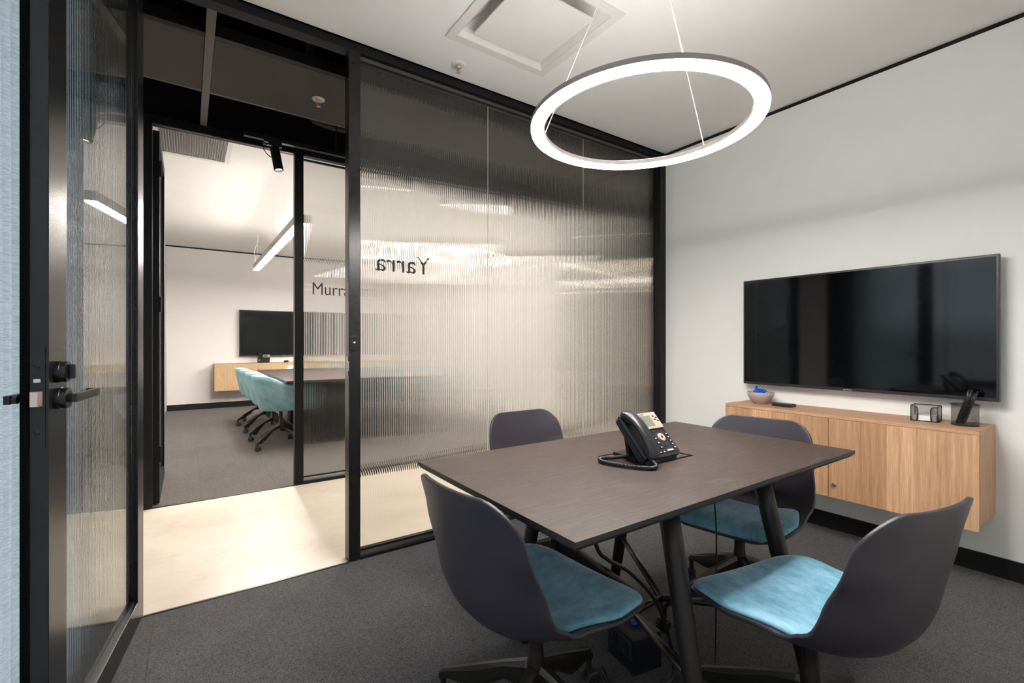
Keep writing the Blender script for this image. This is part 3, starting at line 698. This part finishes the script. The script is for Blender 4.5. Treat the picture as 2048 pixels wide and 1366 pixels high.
# ------------------------------------------------------------------ television and cabinet on the east wall
def tv(name, label, loc, rotz, w_, h_):     # local: screen faces -y, centre at origin, wall behind at +y
    t = thing(name, label, 'television', loc, rotz)
    obj('body', B(((-w_ / 2, -.004, -h_ / 2), (w_ / 2, .030, h_ / 2)), bev=.003), M['bezel'], t)
    obj('screen', B(((-w_ / 2 + .011, -.0052, -h_ / 2 + .018), (w_ / 2 - .011, -.0042, h_ / 2 - .011))), M['screen'], t)
    obj('rear_housing', B(((-w_ * .38, .030, -h_ * .40), (w_ * .38, .052, h_ * .25)), bev=.008), M['bezel'], t)
    obj('wall_bracket', B(((-.22, .052, -.15), (.22, .0745, .15))), M['black'], t)
    obj('logo', B(((-.022, -.006, -h_ / 2 + .004), (.022, -.004, -h_ / 2 + .010))), M['steel'], t)
    return t
tv('television', 'large black flat television on the white wall above the oak cabinet', (-.076, -1.35, 1.208), -PI / 2, 1.243, .707)
cab = thing('wall_cabinet', 'wall-hung pale oak cabinet with two doors under the television', 'cabinet', (0, -1.342, 0))
cy0, cy1, cz0, cz1, cdp = -.603, .603, .305, .737, .320
obj('body', B(((-cdp + .022, cy0, cz0), (-.0005, cy0 + .018, cz1 - .0185)), ((-cdp + .022, cy1 - .018, cz0), (-.0005, cy1, cz1 - .0185)),
    ((-cdp + .022, cy0 + .018, cz0), (-.0005, cy1 - .018, cz0 + .018)), ((-.01, cy0 + .018, cz0 + .018), (-.0005, cy1 - .018, cz1 - .0185))), M['oak'], cab)
obj('top_panel', B(((-cdp, cy0, cz1 - .018), (-.0005, cy1, cz1)), bev=.0006), M['oaktop'], cab)
for a, b_ in ((cy0, -.0014), (.0014, cy1)):
    dr = obj('door', B(((-cdp, a, .282), (-cdp + .019, b_, cz1 - .0195)), bev=.0006), M['oak'], cab)
    if a < -.1:
        lk = obj('lock', lathe(bmesh.new(), [(0, 0), (.011, 0), (.011, .006), (.009, .008), (0, .008)], (-cdp, -.028, .355), 20, ROTY(-PI / 2)), M['steel'], dr, smooth=False)
        obj('key', B(((-cdp - .03, -.030, .346), (-cdp - .008, -.026, .366)), bev=.001), M['steel'], dr)
CZ = cz1
# bowl of wrapped sweets
bw = tag(obj('bowl', lathe(bmesh.new(), [(0, 0), (.036, 0), (.040, .004), (.062, .024), (.076, .050), (.080, .076), (.077, .077), (.072, .050), (.058, .028), (.034, .012), (0, .010)], (-.155, -.885, CZ), 48), M['bowl'], smooth=True),
    'taupe ceramic bowl filled with blue sweets on the oak cabinet', 'bowl')
bm0 = bmesh.new()
for sgn in (-1, 1):
    prism(bm0, [(sgn * .011, -.004), (sgn * .022, -.010), (sgn * .022, .010), (sgn * .011, .004)][::sgn], .004, .006)
box(bm0, (-.012, -.008, 0), (.012, .008, .011), bev=.003)
sw0 = obj('wrapped_sweet', bm0, M['candy'])
for i in range(26):
    o = sw0 if i == 0 else sw0.copy()
    if i: C.objects.link(o)
    a = random.random() * 6.3; lay = i // 9; r = (.050 - .006 * lay) * math.sqrt(random.random())
    o.location = (-.155 + r * math.cos(a), -.885 + r * math.sin(a), CZ + .058 + .0105 * lay)
    o.rotation_euler = (random.uniform(-.6, .6), random.uniform(-.6, .6), random.random() * 6.3)
    tag(o, 'blue foil-wrapped sweet in the taupe bowl', 'sweet', 'blue sweets in the bowl')
o.location = (-.165, -.862, CZ + .092); o.rotation_euler = (.2, 1.2, 1.0)
hub = thing('conference_puck', 'flat black conference speaker puck beside the sweet bowl on the cabinet', 'speaker', (-.165, -1.035, CZ))
pts = [(.06, .03), (.05, .042), (-.05, .042), (-.06, .03), (-.06, -.03), (-.05, -.042), (.05, -.042), (.06, -.03)]
obj('body', prism(bmesh.new(), [(y_, x_) for x_, y_ in pts][::-1], 0, .016), M['phone'], hub)
obj('top_plate', prism(bmesh.new(), [(y_ * .85, x_ * .88) for x_, y_ in pts][::-1], .016, .018), M['key'], hub)
# mesh note holder
nh = thing('note_holder', 'black wire mesh note holder with white paper on the cabinet', 'note holder', (-.130, -1.715, CZ), math.radians(4))
bm = bmesh.new()
wx, wy, hh = .045, .052, .078
for q in (((wx, -wy, 0), (wx, wy, 0), (wx, wy, hh), (wx, -wy, hh)), ((-wx, wy, 0), (wx, wy, 0), (wx, wy, hh), (-wx, wy, hh)), ((-wx, -wy, 0), (wx, -wy, 0), (wx, -wy, hh), (-wx, -wy, hh)),
          ((-wx, -wy, 0), (-wx, -wy + .026, 0), (-wx, -wy + .026, hh - .008), (-wx, -wy, hh - .008)), ((-wx, wy, 0), (-wx, wy - .026, 0), (-wx, wy - .026, hh - .008), (-wx, wy, hh - .008)), ((-wx, -wy, .002), (wx, -wy, .002), (wx, wy, .002), (-wx, wy, .002))):
    bm.faces.new([bm.verts.new(v) for v in q])
obj('mesh_walls', bm, M['meshw'], nh)
bm = bmesh.new()
tube(bm, [(-wx, -wy, hh), (wx, -wy, hh), (wx, wy, hh), (-wx, wy, hh)], .0022, 8)
tube(bm, [(-wx, -wy, .002), (wx, -wy, .002), (wx, wy, .002), (-wx, wy, .002), (-wx, -wy, .002)], .0026, 8)
for s_ in (-1, 1):
    tube(bm, spline([(-wx, s_ * wy, hh - .004), (-wx, s_ * (wy - .018), hh - .005), (-wx, s_ * (wy - .026), hh - .016), (-wx, s_ * (wy - .026), .02), (-wx, s_ * (wy - .024), .003)], 5), .003, 8)
    tube(bm, [(-wx, s_ * wy, 0), (-wx, s_ * wy, hh)], .002, 8); tube(bm, [(wx, s_ * wy, 0), (wx, s_ * wy, hh)], .002, 8)
obj('wire_frame', bm, M['pen'], nh, smooth=True)
tag(obj('paper_stack', B(((-.040, -.046, 0), (.040, .046, .026))), M['paper'], None, (-.130, -1.715, CZ + .004), math.radians(4)), 'stack of white note paper inside the mesh holder', 'paper')
# mesh pen cup
PC = Vector((-.150, -1.865, CZ))
pc = thing('pen_cup', 'round black mesh pen cup at the end of the cabinet', 'pen cup', PC)
obj('mesh_wall', lathe(bmesh.new(), [(.050, .003), (.050, .100)], seg=40), M['meshw'], pc, smooth=True)
obj('base', lathe(bmesh.new(), [(0, 0), (.051, 0), (.051, .004), (0, .004)], seg=40), M['pen'], pc)
obj('rim', ring_mesh(bmesh.new(), [(.049, .099), (.054, .100), (.054, .103), (.049, .103)], 40), M['pen'], pc)
for i in range(9):
    gx, gy = (i % 3 - 1) * .0125, (i // 3 - 1) * .0115 + .004 * (i % 2)
    bot = Vector((gx, .016 + gy, .006)); top = bot + Vector((.004, -.046, .146 + .007 * (i * 5 % 4)))
    pn = obj('pen', tube(bmesh.new(), [bot, bot.lerp(top, .05), bot.lerp(top, .8), top], [.0012, .0042, .0042, .0040], 10), M['pen'], None, PC, smooth=True)
    tag(pn, 'black pen standing in the round mesh cup', 'pen', 'pens in the cup')

# ------------------------------------------------------------------ desk phone
TILT = math.radians(47)
def desk_phone(label, loc, rotz, detail=True):
    t = thing('desk_phone', label, 'telephone', loc, rotz)     # local: faces -y, x to the right
    FM = Matrix.Translation((0, -.085, .020)) @ ROTX(TILT)      # face frame: x right, y up the face, z out
    W_ = .098; Lf = .172
    bm = bmesh.new()
    pts = [(-W_, .010), (-W_ + .010, 0), (W_ - .010, 0), (W_, .010), (W_ - .006, Lf - .01), (W_ - .014, Lf), (-W_ + .014, Lf), (-W_ + .006, Lf - .01)]
    prism(bm, pts, -.020, 0); bmesh.ops.transform(bm, matrix=FM, verts=bm.verts[:])
    obj('body', bm, M['phone'], t)
    obj('stand', prism(bmesh.new(), [(-.07, -.03), (.07, -.03), (.055, .085), (-.055, .085)], 0, .012), M['phone'], t)
    bm = bmesh.new(); box(bm, (-.055, .02, .008), (.055, .032, .105), Matrix.Translation((0, -.012, 0)) @ ROTX(math.radians(-12))); obj('stand_leg', bm, M['phone'], t)
    bm = bmesh.new(); box(bm, (-.08, -.006, 0), (.08, .012, .030), Matrix.Translation((0, -.072, 0))); obj('front_foot', bm, M['phone'], t)
    def onface(name, a, b_, m, par, bev=0):
        bm = bmesh.new(); box(bm, a, b_, FM, bev); return obj(name, bm, m, par)
    bz = onface('display_bezel', (-.022, .104, 0), (W_ - .006, Lf - .002, .006), M['phonegrey'], t, .002)
    onface('display', (-.012, .114, .006), (.054, .157, .0066), M['lcd'], bz)
    if detail:
        mk = lettering('Yealink', .0052, M['key'], bz, (0, 0, 0), False, .024)
        for v in mk.data.vertices: v.co = FM @ Vector((v.co.x + .006, v.co.z + .1605, .0064 - v.co.y))
        mk.name = 'maker_mark'
    if detail:
        for i, (x_, y_) in enumerate(((.066, .150), (.078, .143), (.066, .136), (.078, .130))): onface('line_key', (x_, y_, .006), (x_ + .008, y_ + .005, .0075), M['key'], bz)
        for i in range(4): onface('soft_key', (-.016 + i * .019, .094, 0), (-.002 + i * .019, .099, .002), M['key'], t)
        for r in range(4):
            for c in range(3):
                k = onface('key', (-.026 + c * .019, .064 - r * .0175, 0), (-.013 + c * .019, .072 - r * .0175, .003), M['key'], t, .001)
                onface('key_print', (-.0225 + c * .019, .0665 - r * .0175, .003), (-.0165 + c * .019, .0695 - r * .0175, .0033), M['print'], k)
        bm = bmesh.new(); lathe(bm, [(0, .003), (.006, .003), (.006, .0035), (.015, .003), (.016, 0)], seg=28); bmesh.ops.transform(bm, matrix=FM @ Matrix.Translation((.052, .070, 0)), verts=bm.verts[:])
        nv = obj('navigation_pad', bm, M['phonegrey'], t)
        onface('ok_key', (.048, .066, .003), (.056, .074, .0045), M['key'], nv, .001)
        for i in range(5):
            k = onface('function_key', (.078, .076 - i * .0135, 0), (.090, .082 - i * .0135, .0025), M['key'], t, .001)
            onface('key_print', (.081, .0775 - i * .0135, .0025), (.087, .0805 - i * .0135, .0028), M['print'], k)
        onface('volume_bar', (.038, .016, 0), (.068, .021, .0025), M['print'], t)
        onface('volume_key', (.044, .034, 0), (.060, .040, .002), M['key'], t)
    # handset on the left, arching over its cradle
    hx = -.068
    path = [(hx, -.004, .016), (hx, .014, .031), (hx, .050, .040), (hx, .085, .042), (hx, .118, .039), (hx, .148, .030), (hx, .168, .012)]
    sp = spline(path, 6); bm = bmesh.new(); rings = []
    for i, q in enumerate(sp):
        f = i / (len(sp) - 1); e = abs(2 * f - 1); w2 = .0235 + .003 * e ** 2; h2 = .0125 + .005 * e ** 3
        if i in (0, len(sp) - 1): w2 *= .72; h2 *= .6
        d = (sp[min(i + 1, len(sp) - 1)] - sp[max(i - 1, 0)]).normalized(); nrm = Vector((1, 0, 0)).cross(d)
        rings.append([bm.verts.new(q + Vector((1, 0, 0)) * w2 * math.copysign(abs(math.cos(k * PI / 8)) ** .7, math.cos(k * PI / 8)) + nrm * h2 * math.copysign(abs(math.sin(k * PI / 8)) ** .7, math.sin(k * PI / 8))) for k in range(16)])
    for a, b_ in zip(rings, rings[1:]):
        for k in range(16): bm.faces.new((a[k], a[(k + 1) % 16], b_[(k + 1) % 16], b_[k]))
    bm.faces.new(rings[0]); bm.faces.new(rings[-1])
    bmesh.ops.transform(bm, matrix=FM, verts=bm.verts[:]); hs = obj('handset', bm, M['phone'], t, smooth=True)
    for yy in (.016, .146):
        bm = bmesh.new(); lathe(bm, [(0, .008), (.017, .008), (.019, .014), (.018, .024), (0, .024)], (hx, yy, 0), 24); bmesh.ops.transform(bm, matrix=FM, verts=bm.verts[:]); obj('ear_piece', bm, M['phone'], hs, smooth=True)
    bm = bmesh.new(); box(bm, (hx - .028, 0, 0), (hx + .027, .168, .010), FM, .004); obj('cradle', bm, M['phone'], t)
    return t
ph = desk_phone('black desk phone with handset and grey display standing on the meeting table', (-1.952, -1.402, TZ), math.radians(0))
cc = bmesh.new(); cp = spline([(-2.035, -1.500, TZ + .028), (-2.045, -1.530, TZ + .010), (-2.085, -1.500, TZ + .008), (-2.118, -1.435, TZ + .008), (-2.125, -1.375, TZ + .008), (-2.098, -1.350, TZ + .008), (-2.055, -1.372, TZ + .009), (-2.02, -1.395, TZ + .014)], 40)
hel = []; 
for i in range(len(cp) - 1):
    d = (cp[i + 1] - cp[max(i - 1, 0)]).normalized(); xx, yy = frame_at(d)
    for k in range(3):
        a = (i * 3 + k) * .95; q = cp[i].lerp(cp[i + 1], k / 3); hel.append(q + 0.0052 * (math.cos(a) * xx + math.sin(a) * yy))
obj('coiled_cord', tube(cc, hel, .0017, 6), M['phone'], ph, smooth=True).matrix_parent_inverse = Matrix.Translation((1.952, 1.402, -TZ))

# ------------------------------------------------------------------ power box and leads below the table
pb = thing('power_box', 'black floor power box with sockets under the meeting table', 'power box', (-1.925, -1.34, 0), math.radians(-100))
obj('body', B(((-.075, -.06, 0), (.075, .06, .125)), bev=.004), M['phone'], pb)
fp = obj('socket_panel', B(((-.062, -.063, .045), (.062, -.060, .112)), bev=.001), M['key'], pb)
for i in range(2):
    obj('socket', B(((-.052 + i * .056, -.0655, .055), (-.010 + i * .056, -.063, .100)), bev=.001), M['phone'], fp)
    for dx, dz in ((-.008, .01), (.008, .01), (0, -.010)): obj('pin_hole', B(((-.031 + i * .056 + dx - .002, -.0662, .078 + dz - .004), (-.031 + i * .056 + dx + .002, -.0655, .078 + dz + .004))), M['steel'], fp)
obj('carry_lip', B(((-.075, -.066, .118), (.075, -.060, .125)), bev=.001), M['phone'], pb)
bp = thing('blue_plug', 'blue plug lying on top of the black power box', 'plug', (-1.915, -1.345, .126), math.radians(-20))
obj('plug_body', B(((-.022, -.008, 0), (.014, .008, .014)), bev=.003), M['bluecon'], bp); obj('plug_tip', B(((.014, -.005, .003), (.026, .005, .011)), bev=.001), M['steel'], bp)
def cable(label, pts, r): return tag(obj('cable', tube(bmesh.new(), spline(pts, 10), r, 8), M['pen'], smooth=True), label, 'cable')
cable('black cable curving from under the tabletop down to the power box', [(-2.27, -1.45, .70), (-2.224, -1.45, .522), (-2.175, -1.45, .466), (-2.071, -1.45, .395), (-1.947, -1.45, .267), (-1.88, -1.45, .134), (-1.865, -1.462, .04), (-1.90, -1.485, .008), (-1.96, -1.49, .007)], .0065)
cable('black cable looped on the carpet round the power box', [(-2.06, -1.31, .007), (-2.09, -1.37, .007), (-2.10, -1.43, .006), (-2.04, -1.49, .006), (-1.95, -1.52, .006), (-1.85, -1.50, .006), (-1.79, -1.43, .006), (-1.78, -1.36, .006)], .0055)
cable('thin black lead hanging from the table in front of the far chair', [(-1.80, -1.56, .70), (-1.765, -1.555, .58), (-1.755, -1.555, .45), (-1.75, -1.55, .25), (-1.77, -1.56, .06), (-1.83, -1.58, .004)], .0028)

# ------------------------------------------------------------------ far room furniture
tv('television', 'black television on the back wall of the far room', (-1.77, FYB - .076, 1.305), 0, 1.45, .82)
fc = thing('wall_cabinet', 'long pale wood cabinet hung on the back wall of the far room', 'cabinet', (-2.875, FYB, 0))
obj('top_panel', B(((0, -.34, .757), (2.6, -.0005, .775))), M['oak2'], fc); obj('body', B(((0, -.32, .32), (2.6, -.0005, .757))), M['oak2'], fc)
for i in range(4): obj('door', B(((.002 + .65 * i, -.34, .32), (.648 + .65 * i, -.3205, .755))), M['oak2'], fc)
desk_phone('dark desk phone on the long cabinet in the far room', (-2.12, FYB - .2, .775), math.radians(-15), False)
ms = thing('computer_mouse', 'small dark computer mouse on the far room cabinet', 'mouse', (-1.76, FYB - .2, .775))
bm = bmesh.new(); bmesh.ops.create_uvsphere(bm, u_segments=16, v_segments=8, radius=1); bmesh.ops.scale(bm, vec=(.045, .03, .022), verts=bm.verts[:]); bmesh.ops.translate(bm, vec=(0, 0, .018), verts=bm.verts[:])
for v in bm.verts: v.co.z = max(v.co.z, 0)
obj('shell', bm, M['phone'], ms, smooth=True)
ft = thing('conference_table', 'long dark conference table in the far room', 'table', (-1.72, 4.0, 0))
obj('tabletop', B(((-.69, -1.21, .715), (.69, 1.21, .74)), bev=.003), M['table'], ft)
for s_ in (-1, 1):
    obj('leg_panel', B(((-.35, s_ * .72 - .12, 0), (.35, s_ * .72 + .12, .715))), M['bezel'], ft)
def tub_bm():
    bm = bmesh.new(); NA, NH = 30, 8; out, inn = [], []
    for i in range(NA + 1):
        f = -1 + 2 * i / NA; a = PI + f * math.radians(148); ca, sa = math.cos(a), math.sin(a)
        b_ = abs(f); top = .785 - .145 * lerp_tab([(0, 0), (.32, .05), (.75, .85), (1, 1)], b_)
        ro, ri = [], []
        for j in range(NH + 1):
            h = j / NH; z = .415 + (top - .415) * h
            rx = .205 + .085 * h ** .7; ry = .215 + .075 * h ** .7
            for lst, tk in ((ro, 0), (ri, .028)):
                lst.append(bm.verts.new(((rx - tk) * ca * 1.0, (ry - tk) * sa, z + (.0 if not tk else (.03 if j == 0 else 0)))))
        out.append(ro); inn.append(ri)
    for g in (out, inn):
        for a, b_ in zip(g, g[1:]):
            for j in range(NH): bm.faces.new((a[j], b_[j], b_[j + 1], a[j + 1]))
    for a, b_, c, d in zip(out, out[1:], inn, inn[1:]): bm.faces.new((a[-1], b_[-1], d[-1], c[-1]))
    for e in (0, -1):
        for j in range(NH): bm.faces.new((out[e][j], out[e][j + 1], inn[e][j + 1], inn[e][j]))
    return bm
def make_tub(label):
    t = thing('tub_chair', label, 'chair', group='teal tub chairs round the far conference table')
    obj('tub_shell', tub_bm(), M['velvet2'], t, smooth=True)
    obj('seat_cushion', lathe(bmesh.new(), [(0, .405), (.19, .405), (.205, .42), (.212, .45), (.20, .468), (0, .472)], seg=36), M['velvet2'], t, smooth=True)
    base_parts(t, .5, R=.30, zh=.235, zt=.10, ztop=.406, deep=.04); return t
tc1 = make_tub('pale teal velvet tub chair nearest the far doorway'); tc1.location = (-2.40, 3.20, 0); tc1.rotation_euler = (0, 0, math.radians(4))
for i, yy in enumerate((3.80, 4.40, 5.00)):
    dup(tc1, ('pale teal velvet tub chair, second from the far doorway', 'pale teal velvet tub chair, third from the far doorway', 'pale teal velvet tub chair farthest from the doorway in the row')[i], (-2.40 - .01 * i, yy, 0), math.radians((2, 6, 0)[i]))
for i, yy in enumerate((3.3, 4.0, 4.7)):
    dup(tc1, ('pale teal velvet tub chair across the far table, nearest the corridor', 'pale teal velvet tub chair across the far table, in the middle', 'pale teal velvet tub chair across the far table, nearest the back wall')[i], (-1.02, yy, 0), math.radians(180))
dup(tc1, 'pale teal velvet tub chair at the head of the far table by the cabinet', (-1.70, 5.42, 0), math.radians(-90))
for i, (xx, y0, y1) in enumerate(((-2.42, 2.0, 5.25), (-.9, 2.0, 5.25), (.35, 2.0, 5.25))):  # last pendant is added to brighten the east side of the far room
    pn = thing('linear_pendant_lamp', ('long glowing linear pendant lamp over the far table, seen through the doorway', 'long glowing linear pendant lamp behind the left-hand fluted glass', 'added linear pendant lamp brightening the far room behind the middle fluted glass')[i], 'pendant lamp', (xx, (y0 + y1) / 2, 2.20), group='linear pendants in the far room')
    h_ = (y1 - y0) / 2
    obj('housing', B(((-.038, -h_, .0), (.038, h_, .075)), bev=.002), M['ring_body'], pn)
    obj('diffuser', B(((-.036, -h_ + .003, -.012), (.036, h_ - .003, .0))), M['pend_light'], pn)
    obj('uplight', B(((-.02, -h_ + .02, .075), (.02, h_ - .02, .078))), M['pend_up'], pn)
    for yy in (-h_ + .15, 0, h_ - .15): obj('suspension_cable', tube(bmesh.new(), [(0, yy, .075), (0, yy, FH - 2.20)], .0015, 6), M['cable_white'], pn)
    obj('power_cord', tube(bmesh.new(), spline([(0, h_ - .03, .075), (-.03, h_ - .05, .25), (.02, h_ - .06, .42), (0, h_ - .05, FH - 2.2)], 6), .003, 6), M['cable_white'], pn)
vt = thing('ceiling_vent', 'grey slatted air vent in the far room ceiling', 'air vent', (-3.20, 2.12, FH))
obj('flange', B(((-.26, -.33, -.01), (.26, -.285, 0)), ((-.26, .285, -.01), (.26, .33, 0)), ((-.26, -.285, -.01), (-.225, .285, 0)), ((.225, -.285, -.01), (.26, .285, 0))), M['white2'], vt)
obj('backing', B(((-.225, -.285, -.002), (.225, .285, 0))), M['grille'], vt)
s0 = None
for i in range(26):
    if s0 is None: s0 = o = obj('slat', B(((-.003, -.285, -.008), (.003, .285, -.002))), M['grille'], vt)
    else: o = s0.copy(); C.objects.link(o)
    o.location = (-.218 + .0174 * i, 0, 0)
